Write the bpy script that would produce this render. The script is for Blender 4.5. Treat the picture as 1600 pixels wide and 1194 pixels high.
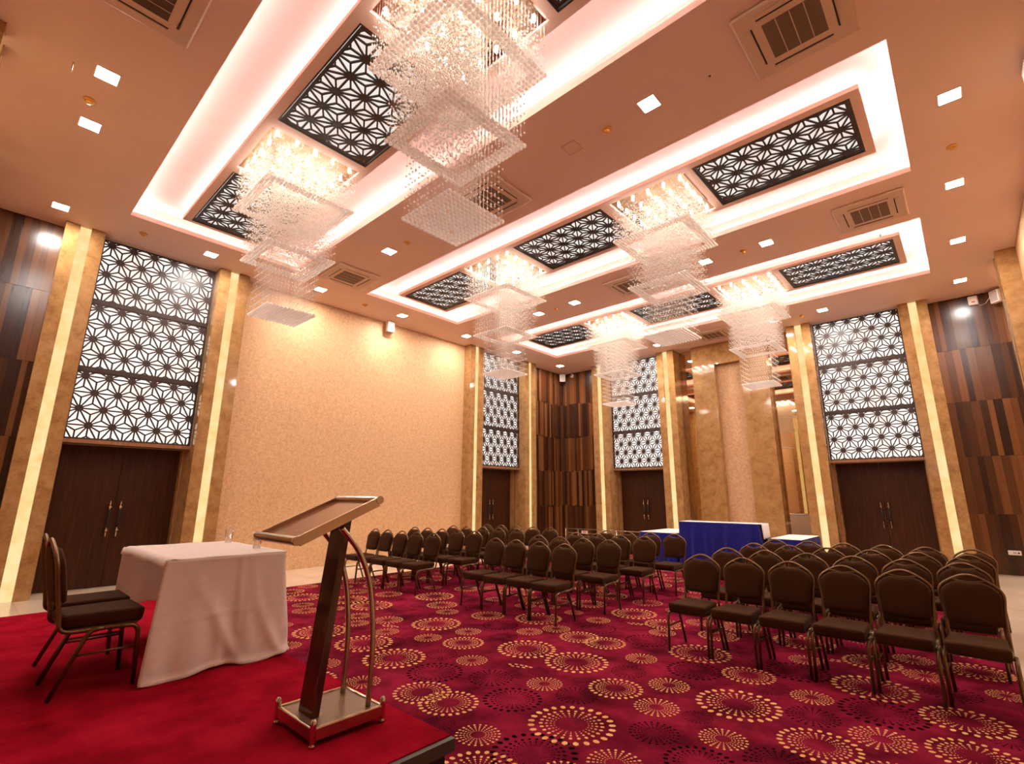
import bpy, bmesh, math, random
from mathutils import Vector, Matrix

# ------------------------------------------------------------------ camera, world, exposure
scene = bpy.context.scene
for o in list(bpy.data.objects):
    bpy.data.objects.remove(o, do_unlink=True)
COL = scene.collection

CAM_H = 1.578
HC = 6.178                      # ceiling height
F_PX, YAW, PITCH, ROLL = 769.11, math.radians(42.40), math.radians(13.03), math.radians(0.221)
cam_data = bpy.data.cameras.new('camera')
cam_data.sensor_fit = 'HORIZONTAL'
cam_data.sensor_width = 36.0
cam_data.lens = F_PX * 36.0 / 1600.0
cam_data.clip_start, cam_data.clip_end = 0.05, 100
cam = bpy.data.objects.new('camera', cam_data)
COL.objects.link(cam)
_f0 = Vector((-math.sin(YAW), math.cos(YAW), 0)); _r0 = Vector((math.cos(YAW), math.sin(YAW), 0)); _u0 = Vector((0, 0, 1))
_f = _f0 * math.cos(PITCH) + _u0 * math.sin(PITCH)
_u = -_f0 * math.sin(PITCH) + _u0 * math.cos(PITCH)
_r = _r0 * math.cos(ROLL) + _u * math.sin(ROLL)
_u = -_r0 * math.sin(ROLL) + _u * math.cos(ROLL)
_m = Matrix((( _r.x, _u.x, -_f.x, 0), (_r.y, _u.y, -_f.y, 0), (_r.z, _u.z, -_f.z, CAM_H), (0, 0, 0, 1)))
cam.matrix_world = _m
scene.camera = cam

world = bpy.data.worlds.new('world'); scene.world = world
world.use_nodes = True
world.node_tree.nodes['Background'].inputs[0].default_value = (0.02, 0.015, 0.01, 1)
world.node_tree.nodes['Background'].inputs[1].default_value = 0.2

scene.view_settings.view_transform = 'Standard'
scene.view_settings.look = 'None'
scene.view_settings.gamma = 1.0
scene.view_settings.use_curve_mapping = False
scene.view_settings.exposure = 2.2
scene.cycles.sample_clamp_indirect = 4.0
scene.cycles.max_bounces = 8
scene.cycles.transparent_max_bounces = 24

# light levels of the lamps the hall has (radiance)
L_COVE, L_COVE_IN, L_DOWN, L_BULB, L_ONYX, L_DOORLAT, L_CEILLAT = 6.4, 5.4, 90.0, 44.0, 0.235, 0.275, 0.205

# ------------------------------------------------------------------ helpers
rnd = random.Random(7)

class MB:
    """collects polygons, builds one mesh"""
    def __init__(s): s.v = []; s.f = []; s.sm = []
    def add(s, vs, fs, smooth=False):
        o = len(s.v); s.v += [tuple(p) for p in vs]
        s.f += [tuple(i + o for i in f) for f in fs]; s.sm += [smooth] * len(fs)
        return s
    def box(s, x0, x1, y0, y1, z0, z1):
        x0, x1 = min(x0, x1), max(x0, x1); y0, y1 = min(y0, y1), max(y0, y1); z0, z1 = min(z0, z1), max(z0, z1)
        return s.add([(x0,y0,z0),(x1,y0,z0),(x1,y1,z0),(x0,y1,z0),(x0,y0,z1),(x1,y0,z1),(x1,y1,z1),(x0,y1,z1)],
                     [(0,3,2,1),(4,5,6,7),(0,1,5,4),(1,2,6,5),(2,3,7,6),(3,0,4,7)])
    def tube(s, pts, r, n=8, cap=True, smooth=True):
        pts = [Vector(p) for p in pts]; rr = r if isinstance(r, (list, tuple)) else [r] * len(pts)
        rings = []; ref = None
        for i, p in enumerate(pts):
            d = (pts[min(i+1, len(pts)-1)] - pts[max(i-1, 0)]).normalized()
            if ref is None:
                ref = d.orthogonal().normalized()
            ref = (ref - d * ref.dot(d))
            ref = ref.normalized() if ref.length > 1e-6 else d.orthogonal().normalized()
            b = d.cross(ref)
            rings.append([p + (ref * math.cos(2*math.pi*k/n) + b * math.sin(2*math.pi*k/n)) * rr[i] for k in range(n)])
        vs = [q for ring in rings for q in ring]; fs = []
        for i in range(len(pts)-1):
            for k in range(n):
                fs.append((i*n+k, i*n+(k+1)%n, (i+1)*n+(k+1)%n, (i+1)*n+k))
        s.add(vs, fs, smooth)
        if cap:
            o = len(s.v) - len(vs)
            s.f.append(tuple(o+k for k in reversed(range(n)))); s.sm.append(False)
            s.f.append(tuple(o+(len(pts)-1)*n+k for k in range(n))); s.sm.append(False)
        return s
    def lathe(s, prof, c=(0,0,0), n=16, axis='z', smooth=True):
        vs = []; fs = []
        for (r, h) in prof:
            for k in range(n):
                a = 2*math.pi*k/n
                q = (r*math.cos(a), r*math.sin(a), h)
                if axis == 'x': q = (h, q[0], q[1])
                if axis == 'y': q = (q[0], h, q[1])
                vs.append((q[0]+c[0], q[1]+c[1], q[2]+c[2]))
        for i in range(len(prof)-1):
            for k in range(n):
                fs.append((i*n+k, i*n+(k+1)%n, (i+1)*n+(k+1)%n, (i+1)*n+k))
        fs.append(tuple(reversed(range(n)))); fs.append(tuple((len(prof)-1)*n+k for k in range(n)))
        return s.add(vs, fs, smooth)
    def prism(s, poly, fn, t0, t1):
        """poly (a,b) extruded t0..t1, mapped through fn(a,b,t)"""
        n = len(poly)
        vs = [fn(a, b, t0) for a, b in poly] + [fn(a, b, t1) for a, b in poly]
        return s.add(vs, [tuple(reversed(range(n))), tuple(range(n, 2*n))] + [(i, (i+1)%n, n+(i+1)%n, n+i) for i in range(n)])
    def mesh(s, name, mat):
        me = bpy.data.meshes.new(name)
        me.from_pydata(s.v, [], s.f); 
        me.polygons.foreach_set('use_smooth', s.sm)
        me.materials.append(mat); me.update()
        return me

def obj(name, me, parent=None, loc=None, rot=None, scale=None):
    o = bpy.data.objects.new(name, me); COL.objects.link(o)
    if parent: o.parent = parent
    if loc: o.location = loc
    if rot: o.rotation_euler = rot
    if scale: o.scale = scale
    return o
def build(name, mb, mat, parent=None, **k):
    return obj(name, mb.mesh(name, mat), parent, **k)
def tag(o, label=None, cat=None, group=None, kind=None):
    if label: o['label'] = label
    if cat: o['category'] = cat
    if group: o['group'] = group
    if kind: o['kind'] = kind
    return o
def thing(name, label, cat, loc=(0,0,0), rotz=0, group=None, kind=None):
    o = bpy.data.objects.new(name, None); COL.objects.link(o)
    o.empty_display_size = 0.1; o.location = loc; o.rotation_euler = (0, 0, rotz)
    return tag(o, label, cat, group, kind)
def copy_tree(o, parent=None):
    c = o.copy(); COL.objects.link(c)
    if parent is not None: c.parent = parent
    for ch in list(o.children): copy_tree(ch, c)
    return c
def bevel(me, w, seg=2, smooth=True):
    bm = bmesh.new(); bm.from_mesh(me)
    bmesh.ops.bevel(bm, geom=list(bm.edges), offset=w, segments=seg, profile=0.5, affect='EDGES', clamp_overlap=True)
    bm.to_mesh(me); bm.free()
    if smooth:
        me.polygons.foreach_set('use_smooth', [True]*len(me.polygons))
    me.update(); return me
def rounded(pts, r=0.05, n=5):
    """polyline with its inner corners rounded off"""
    P = [Vector(p) for p in pts]; out = [P[0]]
    for i in range(1, len(P)-1):
        a = (P[i-1]-P[i]); b = (P[i+1]-P[i]); ra = min(r, a.length*0.48); rb = min(r, b.length*0.48)
        p0 = P[i]+a.normalized()*ra; p2 = P[i]+b.normalized()*rb
        for k in range(n+1):
            t = k/n; out.append(p0*(1-t)**2 + P[i]*2*t*(1-t) + p2*t*t)
    out.append(P[-1]); return out

# ------------------------------------------------------------------ materials
def nm(name):
    m = bpy.data.materials.new(name); m.use_nodes = True
    nt = m.node_tree; return m, nt, nt.nodes['Principled BSDF']
def N(nt, t, **k):
    n = nt.nodes.new(t)
    for a, b in k.items(): setattr(n, a, b)
    return n
def ramp(nt, fac, stops):
    r = N(nt, 'ShaderNodeValToRGB'); cr = r.color_ramp
    while len(cr.elements) < len(stops): cr.elements.new(0.5)
    for e, (p, c) in zip(cr.elements, stops):
        e.position = p; e.color = (*c, 1)
    nt.links.new(fac, r.inputs[0]); return r.outputs[0]
def noise(nt, scale, detail=4, rough=0.55, vec=None, stretch=None, coord='Position'):
    t = N(nt, 'ShaderNodeTexNoise'); t.inputs['Scale'].default_value = scale
    t.inputs['Detail'].default_value = detail; t.inputs['Roughness'].default_value = rough
    if coord == 'Position': src = N(nt, 'ShaderNodeNewGeometry').outputs['Position']
    else: src = N(nt, 'ShaderNodeTexCoord').outputs[coord]
    if stretch:
        mp = N(nt, 'ShaderNodeMapping'); mp.inputs['Scale'].default_value = stretch
        nt.links.new(src, mp.inputs[0]); src = mp.outputs[0]
    nt.links.new(src, t.inputs['Vector']); return t.outputs['Fac']
def bump(nt, b, h, strength=0.3, dist=0.01):
    n = N(nt, 'ShaderNodeBump'); n.inputs['Strength'].default_value = strength; n.inputs['Distance'].default_value = dist
    nt.links.new(h, n.inputs['Height']); nt.links.new(n.outputs[0], b.inputs['Normal'])
def plain(name, c, rough=0.5, metal=0.0, spec=0.5, coat=0.0):
    m, nt, b = nm(name)
    b.inputs['Base Color'].default_value = (*c, 1); b.inputs['Roughness'].default_value = rough
    b.inputs['Metallic'].default_value = metal; b.inputs['Specular IOR Level'].default_value = spec
    b.inputs['Coat Weight'].default_value = coat
    return m
def emit(name, c, s):
    m, nt, b = nm(name)
    nt.nodes.remove(b); e = N(nt, 'ShaderNodeEmission')
    e.inputs[0].default_value = (*c, 1); e.inputs[1].default_value = s
    nt.links.new(e.outputs[0], nt.nodes['Material Output'].inputs[0]); return m

M = {}
def m_paint():
    m, nt, b = nm('ceiling paint')
    nt.links.new(ramp(nt, noise(nt, 1.3, 3), [(0.3, (0.785, 0.56, 0.47)), (0.7, (0.815, 0.59, 0.495))]), b.inputs['Base Color'])
    b.inputs['Roughness'].default_value = 0.62; b.inputs['Specular IOR Level'].default_value = 0.25
    return m
def m_beige(name='woven wall covering', a=(0.55, 0.315, 0.15), c=(0.75, 0.485, 0.27)):
    m, nt, b = nm(name)
    n1 = noise(nt, 50, 3, 0.65); n2 = noise(nt, 14, 2, 0.5)
    mx = N(nt, 'ShaderNodeMath', operation='MULTIPLY_ADD'); mx.inputs[1].default_value = 0.3
    nt.links.new(n2, mx.inputs[0])
    sc = N(nt, 'ShaderNodeMath', operation='MULTIPLY'); sc.inputs[1].default_value = 0.7
    nt.links.new(n1, sc.inputs[0]); nt.links.new(sc.outputs[0], mx.inputs[2])
    nt.links.new(ramp(nt, mx.outputs[0], [(0.38, a), (0.62, c)]), b.inputs['Base Color'])
    b.inputs['Roughness'].default_value = 0.55; b.inputs['Specular IOR Level'].default_value = 0.3
    bump(nt, b, n1, 0.5, 0.012); return m
def m_marble():
    m, nt, b = nm('amber marble')
    n1 = noise(nt, 5.0, 8, 0.72)
    v = N(nt, 'ShaderNodeTexVoronoi', feature='DISTANCE_TO_EDGE'); v.inputs['Scale'].default_value = 3.2
    w = noise(nt, 5, 5, 0.6)
    g = N(nt, 'ShaderNodeNewGeometry')
    va = N(nt, 'ShaderNodeVectorMath', operation='MULTIPLY_ADD')
    nt.links.new(w, va.inputs[0]); va.inputs[1].default_value = (0.5, 0.5, 0.5); nt.links.new(g.outputs['Position'], va.inputs[2])
    nt.links.new(va.outputs[0], v.inputs['Vector'])
    base = ramp(nt, n1, [(0.32, (0.25, 0.120, 0.040)), (0.5, (0.37, 0.195, 0.072)), (0.68, (0.46, 0.26, 0.105))])
    vein = ramp(nt, v.outputs[0], [(0.0, (0.70, 0.62, 0.5)), (0.018, (1, 1, 1))])
    mx = N(nt, 'ShaderNodeMix', data_type='RGBA', blend_type='MULTIPLY'); mx.inputs[0].default_value = 0.55
    nt.links.new(base, mx.inputs[6]); nt.links.new(vein, mx.inputs[7])
    nt.links.new(mx.outputs[2], b.inputs['Base Color'])
    b.inputs['Roughness'].default_value = 0.07
    bump(nt, b, noise(nt, 1.1, 1, 0.4), 0.05, 0.05)
    return m
def m_onyx():
    m, nt, b = nm('backlit onyx'); nt.nodes.remove(b)
    e = N(nt, 'ShaderNodeEmission'); e.inputs[1].default_value = L_ONYX
    nt.links.new(ramp(nt, noise(nt, 3.5, 6, 0.65), [(0.3, (0.95, 0.56, 0.20)), (0.5, (1.0, 0.70, 0.31)), (0.72, (1.0, 0.80, 0.44))]), e.inputs[0])
    nt.links.new(e.outputs[0], nt.nodes['Material Output'].inputs[0]); return m
def m_backlight(name, s):
    m, nt, b = nm(name); nt.nodes.remove(b)
    e = N(nt, 'ShaderNodeEmission'); e.inputs[1].default_value = s
    nt.links.new(ramp(nt, noise(nt, 2.4, 2, 0.5), [(0.35, (1.0, 0.80, 0.70)), (0.6, (1.0, 0.93, 0.86))]), e.inputs[0])
    nt.links.new(e.outputs[0], nt.nodes['Material Output'].inputs[0]); return m
def m_wood(name, stops, rough=0.28, rand=True, stretch=(14, 14, 0.7), coat=0.0):
    m, nt, b = nm(name)
    g = noise(nt, 2.2, 6, 0.6, stretch=stretch)
    if rand:
        oi = N(nt, 'ShaderNodeObjectInfo')
        a = N(nt, 'ShaderNodeMath', operation='MULTIPLY_ADD'); a.inputs[1].default_value = 0.34
        nt.links.new(g, a.inputs[0])
        s = N(nt, 'ShaderNodeMath', operation='MULTIPLY_ADD'); s.inputs[1].default_value = 0.86; s.inputs[2].default_value = -0.08
        nt.links.new(oi.outputs['Random'], s.inputs[0]); nt.links.new(s.outputs[0], a.inputs[2])
        fac = a.outputs[0]
    else: fac = g
    nt.links.new(ramp(nt, fac, stops), b.inputs['Base Color'])
    b.inputs['Roughness'].default_value = rough; b.inputs['Coat Weight'].default_value = coat
    return m
def m_carpet(name, stops, scale=2.2):
    m, nt, b = nm(name)
    n1 = noise(nt, scale, 5, 0.62); n2 = noise(nt, 260, 2, 0.5)
    a = N(nt, 'ShaderNodeMath', operation='MULTIPLY_ADD'); a.inputs[1].default_value = 0.25; nt.links.new(n2, a.inputs[0])
    s = N(nt, 'ShaderNodeMath', operation='MULTIPLY'); s.inputs[1].default_value = 0.8; nt.links.new(n1, s.inputs[0])
    nt.links.new(s.outputs[0], a.inputs[2])
    nt.links.new(ramp(nt, a.outputs[0], stops), b.inputs['Base Color'])
    b.inputs['Roughness'].default_value = 1.0; b.inputs['Specular IOR Level'].default_value = 0.02
    bump(nt, b, n2, 0.4, 0.004); return m
def m_fabric(name, c, c2, sheen=0.4, scale=300, rough=0.9):
    m, nt, b = nm(name)
    n2 = noise(nt, scale, 2, 0.5, coord='Object')
    nt.links.new(ramp(nt, n2, [(0.35, c), (0.65, c2)]), b.inputs['Base Color'])
    b.inputs['Roughness'].default_value = rough; b.inputs['Sheen Weight'].default_value = sheen
    b.inputs['Sheen Tint'].default_value = (1.0, 0.7, 0.45, 1)
    b.inputs['Specular IOR Level'].default_value = 0.08
    bump(nt, b, n2, 0.25, 0.002); return m
def m_crystal(name='cut crystal', clear=0.97):
    m, nt, b = nm(name); nt.nodes.remove(b)
    df = N(nt, 'ShaderNodeBsdfDiffuse'); df.inputs[0].default_value = (0.99, 0.965, 0.94, 1)
    tl = N(nt, 'ShaderNodeBsdfTranslucent'); tl.inputs[0].default_value = (0.99, 0.965, 0.94, 1)
    gl = N(nt, 'ShaderNodeBsdfGlossy'); gl.inputs[0].default_value = (1, 0.97, 0.93, 1); gl.inputs['Roughness'].default_value = 0.18
    m1 = N(nt, 'ShaderNodeMixShader'); m1.inputs[0].default_value = 0.82
    nt.links.new(df.outputs[0], m1.inputs[1]); nt.links.new(tl.outputs[0], m1.inputs[2])
    m2 = N(nt, 'ShaderNodeMixShader'); m2.inputs[0].default_value = 0.22
    nt.links.new(m1.outputs[0], m2.inputs[1]); nt.links.new(gl.outputs[0], m2.inputs[2])
    tr = N(nt, 'ShaderNodeBsdfTransparent'); tr.inputs[0].default_value = (1, 0.99, 0.97, 1)
    m3 = N(nt, 'ShaderNodeMixShader'); m3.inputs[0].default_value = clear
    nt.links.new(tr.outputs[0], m3.inputs[1]); nt.links.new(m2.outputs[0], m3.inputs[2])
    nt.links.new(m3.outputs[0], nt.nodes['Material Output'].inputs[0]); return m
def m_glass():
    m, nt, b = nm('clear glass'); nt.nodes.remove(b)
    lw = N(nt, 'ShaderNodeLayerWeight'); lw.inputs[0].default_value = 0.25
    tr = N(nt, 'ShaderNodeBsdfTransparent'); tr.inputs[0].default_value = (0.97, 0.95, 0.93, 1)
    gl = N(nt, 'ShaderNodeBsdfGlossy'); gl.inputs['Roughness'].default_value = 0.03
    mx = N(nt, 'ShaderNodeMixShader'); nt.links.new(lw.outputs['Facing'], mx.inputs[0])
    nt.links.new(tr.outputs[0], mx.inputs[1]); nt.links.new(gl.outputs[0], mx.inputs[2])
    nt.links.new(mx.outputs[0], nt.nodes['Material Output'].inputs[0]); return m
def m_cloth(name, c, rough=0.8, weave=True, c2=None):
    m, nt, b = nm(name)
    n1 = noise(nt, 16, 4, 0.6, stretch=(1, 1, 3)); 
    nt.links.new(ramp(nt, n1, [(0.3, c2 or tuple(x*0.9 for x in c)), (0.7, c)]), b.inputs['Base Color'])
    b.inputs['Roughness'].default_value = rough; b.inputs['Specular IOR Level'].default_value = 0.25
    b.inputs['Sheen Weight'].default_value = 0.1
    if weave:
        g = N(nt, 'ShaderNodeNewGeometry')
        w = N(nt, 'ShaderNodeTexWave', wave_type='BANDS', bands_direction='Z'); w.inputs['Scale'].default_value = 22
        w.inputs['Distortion'].default_value = 1.5; w.inputs['Detail'].default_value = 3
        nt.links.new(g.outputs['Position'], w.inputs['Vector'])
        ad = N(nt, 'ShaderNodeMath', operation='MULTIPLY_ADD'); ad.inputs[1].default_value = 0.5
        nt.links.new(w.outputs['Fac'], ad.inputs[0]); nt.links.new(n1, ad.inputs[2])
        bump(nt, b, ad.outputs[0], 0.08, 0.006)
    else:
        bump(nt, b, n1, 0.3, 0.01)
    if weave:
        tl = N(nt, 'ShaderNodeBsdfTranslucent'); tl.inputs[0].default_value = (*c, 1)
        mx = N(nt, 'ShaderNodeMixShader'); mx.inputs[0].default_value = 0.3
        nt.links.new(b.outputs[0], mx.inputs[1]); nt.links.new(tl.outputs[0], mx.inputs[2])
        nt.links.new(mx.outputs[0], nt.nodes['Material Output'].inputs[0])
    return m
def m_tile():
    m, nt, b = nm('cream floor marble')
    n1 = noise(nt, 1.1, 7, 0.65)
    oi = N(nt, 'ShaderNodeObjectInfo')
    a = N(nt, 'ShaderNodeMath', operation='MULTIPLY_ADD'); a.inputs[1].default_value = 0.18; nt.links.new(oi.outputs['Random'], a.inputs[0]); nt.links.new(n1, a.inputs[2])
    nt.links.new(ramp(nt, a.outputs[0], [(0.35, (0.60, 0.45, 0.31)), (0.8, (0.72, 0.57, 0.42))]), b.inputs['Base Color'])
    b.inputs['Roughness'].default_value = 0.16; return m

M['paint'] = m_paint()
M['beige'] = m_beige()
M['beige_in'] = m_beige('portal wall covering', (0.50, 0.28, 0.14), (0.72, 0.47, 0.28))
M['marble'] = m_marble()
M['onyx'] = m_onyx()
M['doorlat'] = m_backlight('backlit screen', L_DOORLAT)
M['ceillat'] = m_backlight('backlit ceiling screen', L_CEILLAT)
M['plank'] = m_wood('walnut plank', [(0.0, (0.016, 0.005, 0.0026)), (0.3, (0.046, 0.0135, 0.0050)), (0.6, (0.105, 0.034, 0.010)), (1.0, (0.24, 0.088, 0.026))], 0.24)
M['doorwood'] = m_wood('dark door veneer', [(0.25, (0.019, 0.0045, 0.0012)), (0.55, (0.046, 0.0115, 0.0025)), (0.8, (0.085, 0.0235, 0.0055))], 0.45, rand=False)
M['doorwood'].node_tree.nodes['Principled BSDF'].inputs['Specular IOR Level'].default_value = 0.22
M['lintel'] = m_wood('copper toned wood', [(0.3, (0.22, 0.09, 0.035)), (0.7, (0.34, 0.16, 0.075))], 0.3, rand=False)
M['lattice'] = plain('dark lattice', (0.036, 0.016, 0.010), 0.42)
M['carpet'] = m_carpet('crimson patterned carpet', [(0.33, (0.026, 0.0008, 0.004)), (0.48, (0.112, 0.0044, 0.0145)), (0.64, (0.235, 0.0110, 0.034))])
M['gold'] = m_carpet('gold carpet tuft', [(0.3, (0.56, 0.26, 0.085)), (0.7, (0.82, 0.45, 0.19))], 8)
M['darkdot'] = plain('maroon carpet tuft', (0.009, 0.0006, 0.002), 1.0, spec=0.02)
M['stage_red'] = m_carpet('plain red carpet', [(0.30, (0.125, 0.0008, 0.005)), (0.5, (0.245, 0.0028, 0.012)), (0.7, (0.35, 0.0065, 0.022))], 3.0)
M['stage_trim'] = plain('dark stage edging', (0.06, 0.045, 0.03), 0.55)
M['stage_side'] = plain('black stage skirt', (0.008, 0.005, 0.004), 0.8)
M['tile'] = m_tile()
M['grout'] = plain('tile joint', (0.45, 0.34, 0.24), 0.8)
M['fabric'] = m_fabric('brown chair velour', (0.033, 0.0102, 0.0029), (0.050, 0.0172, 0.0049), 0.08)
M['bronze'] = plain('bronze tube', (0.17, 0.095, 0.042), 0.34, 0.85)
M['chrome'] = plain('chrome', (0.66, 0.56, 0.48), 0.14, 1.0)
M['steel'] = plain('brushed steel', (0.52, 0.42, 0.32), 0.22, 1.0)
M['mirror'] = plain('bronze mirror', (0.62, 0.47, 0.30), 0.015, 1.0)
M['plate'] = plain('polished chandelier plate', (0.70, 0.55, 0.42), 0.12, 1.0)
M['crystal'] = m_crystal()
M['wire'] = plain('fine steel wire', (0.6, 0.5, 0.42), 0.4, 0.6)
M['cloth'] = m_cloth('white table linen', (0.93, 0.81, 0.735))
M['cloth_top'] = m_cloth('white cloth', (0.86, 0.80, 0.78), weave=False)
M['blue'] = m_cloth('royal blue satin', (0.012, 0.016, 0.25), 0.38, False, (0.007, 0.008, 0.15))
M['tabletop'] = plain('table board', (0.16, 0.08, 0.04), 0.5)
M['lectwood'] = m_wood('lectern walnut', [(0.3, (0.036, 0.009, 0.005)), (0.7, (0.085, 0.022, 0.010))], 0.13, rand=False, stretch=(20, 20, 1))
M['lectboard'] = m_wood('reading board wood', [(0.3, (0.20, 0.055, 0.022)), (0.7, (0.29, 0.090, 0.038))], 0.16, rand=False, stretch=(1.2, 20, 20))
M['lectbase'] = m_wood('lectern base wood', [(0.3, (0.11, 0.052, 0.023)), (0.7, (0.17, 0.085, 0.040))], 0.3, rand=False, stretch=(20, 1.2, 20))
M['white'] = plain('white plastic', (0.78, 0.68, 0.60), 0.4)
M['acbody'] = plain('ivory plastic', (0.66, 0.47, 0.34), 0.45)
M['grille'] = plain('brown grille', (0.16, 0.09, 0.05), 0.6)
M['dark'] = plain('dark opening', (0.012, 0.007, 0.005), 0.7)
M['speaker_grille'] = plain('pale speaker mesh', (0.45, 0.36, 0.31), 0.6)
M['amber'] = plain('amber detector cap', (0.72, 0.36, 0.05), 0.4)
M['glass'] = m_glass()
M['cove'] = emit('cove led', (1.0, 0.95, 1.06), L_COVE)
M['cove_in'] = emit('inner cove led', (1.0, 0.95, 1.04), L_COVE_IN)
M['down'] = emit('downlight diffuser', (1.0, 0.93, 0.86), L_DOWN)
M['bulb'] = emit('halogen bulb', (1.0, 0.92, 0.82), L_BULB)
M['signred'] = plain('red print', (0.5, 0.02, 0.02), 0.5)

# ------------------------------------------------------------------ room frame: walls seen in local (u along, d into the room, z)
XP, YP, YPB, XPR = -10.842, 14.706, -0.47, 1.0
XB, XBR = XP - 0.29, XPR + 0.29
def WP(w, u, d, z):
    if w == 'left':  return (XP + d, u, z)
    if w == 'far':   return (u, YP - d, z)
    if w == 'near':  return (u, YPB + d, z)
    if w == 'right': return (XPR - d, u, z)
ROT = {'left': math.pi/2, 'far': 0.0, 'near': math.pi, 'right': -math.pi/2}
def wbox(mb, w, u0, u1, d0, d1, z0, z1):
    a = WP(w, u0, d0, z0); b = WP(w, u1, d1, z1)
    return mb.box(a[0], b[0], a[1], b[1], a[2], b[2])
D_WOOD = {'left': -0.30, 'far': -0.42, 'near': -0.42, 'right': -0.30}
D_BACK = -0.80

# ---- floor with marble border tiles and the patterned carpet
X0, X1, Y0, Y1 = XP + D_BACK, XPR - D_BACK, YPB + D_BACK, YP - D_BACK
CX0, CX1, CY0, CY1 = -9.13, 0.05, -0.40, 13.15
floor = build('floor', MB().box(X0 - .2, X1 + .2, Y0 - .2, Y1 + .2, -0.20, -0.012), M['grout'])
tag(floor, 'cream marble floor bordering the red carpet', None, None, 'structure')
tile_me = bevel(MB().box(-.5, .5, -.5, .5, -.5, .5).mesh('floor_tile', M['tile']), 0.002, 1, False)
def tiles(x0, x1, y0, y1, nx, ny):
    for i in range(nx):
        for j in range(ny):
            w = (x1-x0)/nx; h = (y1-y0)/ny
            obj('floor_tile', tile_me, floor, (x0+w*(i+.5), y0+h*(j+.5), -0.006), None, (w-.004, h-.004, 0.012))
tiles(X0, CX0, 0.0, CY1, 3, 16)
tiles(CX1, X1, 3.0, CY1, 2, 12)
tiles(X0, X1, CY1, Y1, 15, 3)
tiles(X0, X1, Y0, 0.0, 15, 2)
tiles(CX1, X1, 0.0, 3.0, 2, 4)
carpet = build('carpet_floor', MB().box(CX0, CX1, 0.0, CY1, -0.012, 0.004), M['carpet'])
tag(carpet, 'crimson carpet patterned with gold and maroon dotted rosettes', None, None, 'structure')

YEL = [(-4.48,3.19,.30),(-5.23,4.33,.30),(-5.07,5.09,.22),(-4.67,4.36,.155),(-5.64,4.86,.155),(-4.81,3.87,.155),(-4.37,4.01,.22),(-3.87,3.67,.155),(-4.14,4.86,.155),(-4.47,5.43,.30),(-3.72,4.32,.30),(-3.09,4.33,.30),(-2.96,3.67,.155),(-3.57,5.07,.22),(-3.23,5.07,.22),(-3.69,6.55,.30),(-3.84,5.89,.155),(-2.68,4.86,.155),(-3.58,2.84,.23),(-3.26,2.85,.23),(-2.71,2.64,.155),(-2.34,3.20,.30),(-2.46,4.00,.22),(-2.03,3.88,.17),(-2.16,4.37,.17),(-2.32,5.42,.30),(-2.42,6.22,.22),(-1.84,2.95,.17),(-1.74,5.09,.22),(-1.59,4.36,.30),(-1.47,3.71,.155),(-1.20,4.91,.155),(-1.46,5.93,.155),(-0.97,6.29,.24),(-0.68,6.68,.17),(-0.86,5.49,.30),(-0.56,6.17,.17),(-0.20,6.65,.25),(-0.04,6.03,.13),(-0.28,5.17,.26),(-0.98,4.05,.24),(-0.69,4.43,.19),(-0.23,4.55,.24),(-1.63,6.61,.30),(-8.06,3.94,.28),(-8.92,4.44,.17),(-7.13,3.55,.18),(-5.95,3.16,.30),(-5.67,2.64,.155),(-6.57,2.97,.14),(-6.75,4.35,.30),(-5.84,4.02,.20),(-5.37,3.69,.15),(-7.29,5.02,.21),(-7.87,4.78,.20)]
DRK = [(-3.87,3.21,.25),(-3.40,3.46,.20),(-2.94,3.24,.23),(-2.61,3.65,.17),(-4.23,3.59,.16),(-4.20,4.48,.16),(-3.20,3.88,.10),(-2.58,4.43,.16),(-2.15,4.88,.24),(-1.85,3.48,.17),(-2.27,2.70,.27),(-3.04,2.57,.12),(-4.60,4.84,.22),(-1.43,5.50,.26),(-1.11,4.51,.18),(-0.74,4.94,.28),(-1.50,4.85,.12),(-0.37,5.79,.20),(-1.46,3.30,.21),(-1.11,3.62,.20),(-0.05,4.98,.14),(-1.73,3.92,.11),(-5.00,3.45,.2),(-6.2,3.75,.2),(-6.2,4.9,.2),(-7.5,4.2,.2)]
def fill(base, allr, tol):
    out = list(base)
    for j in range(-1, 5):
        for i in range(-2, 3):
            for (x, y, r) in base:
                nx, ny = x + 4.29*i*0.5, y + 2.23*j
                if (i or j) and CX0 + r*.5 < nx < CX1 - r*.2 and 2.0 < ny < CY1 - r and all((nx-a)**2 + (ny-b)**2 > (r + c + tol)**2 for a, b, c in out + allr):
                    out.append((nx, ny, r))
    return out
yel = fill(YEL, [], 0.02); drk = fill(DRK, yel, 0.01)
def rosette(mb, x, y, r, z, seed):
    rr = random.Random(seed)
    big = r > 0.26
    n = 25 if r > .2 else 22
    rings = [(0.41, .015), (0.49, .022), (0.59, .032), (0.72, .046), (0.955, .076)] if r > .2 else [(0.36, .025), (0.48, .031), (0.615, .040), (0.76, .050), (0.94, .064)]
    ph = rr.random()*6.28
    for ri, (q, s) in enumerate(rings):
        for k in range(n):
            a = ph + 2*math.pi*(k + (0.5 if (ri == 4 and r > .2) else 0))/n
            cx, cy = x + math.cos(a)*q*r, y + math.sin(a)*q*r
            if not (CX0 < cx < CX1 and 0 < cy < CY1): continue
            ca, sa = math.cos(a), math.sin(a)
            e0, e1 = s*r*1.18, s*r*0.92
            m = 6 if y < 7 else 4
            vs = []
            for t in range(m):
                b = 2*math.pi*t/m
                p, t2 = e0*math.cos(b), e1*math.sin(b)
                vs.append((cx + p*ca - t2*sa, cy + p*sa + t2*ca, z))
            mb.add(vs, [tuple(range(m))])
mb = MB()
for i, (x, y, r) in enumerate(yel): rosette(mb, x, y, r, 0.0055, i)
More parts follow.
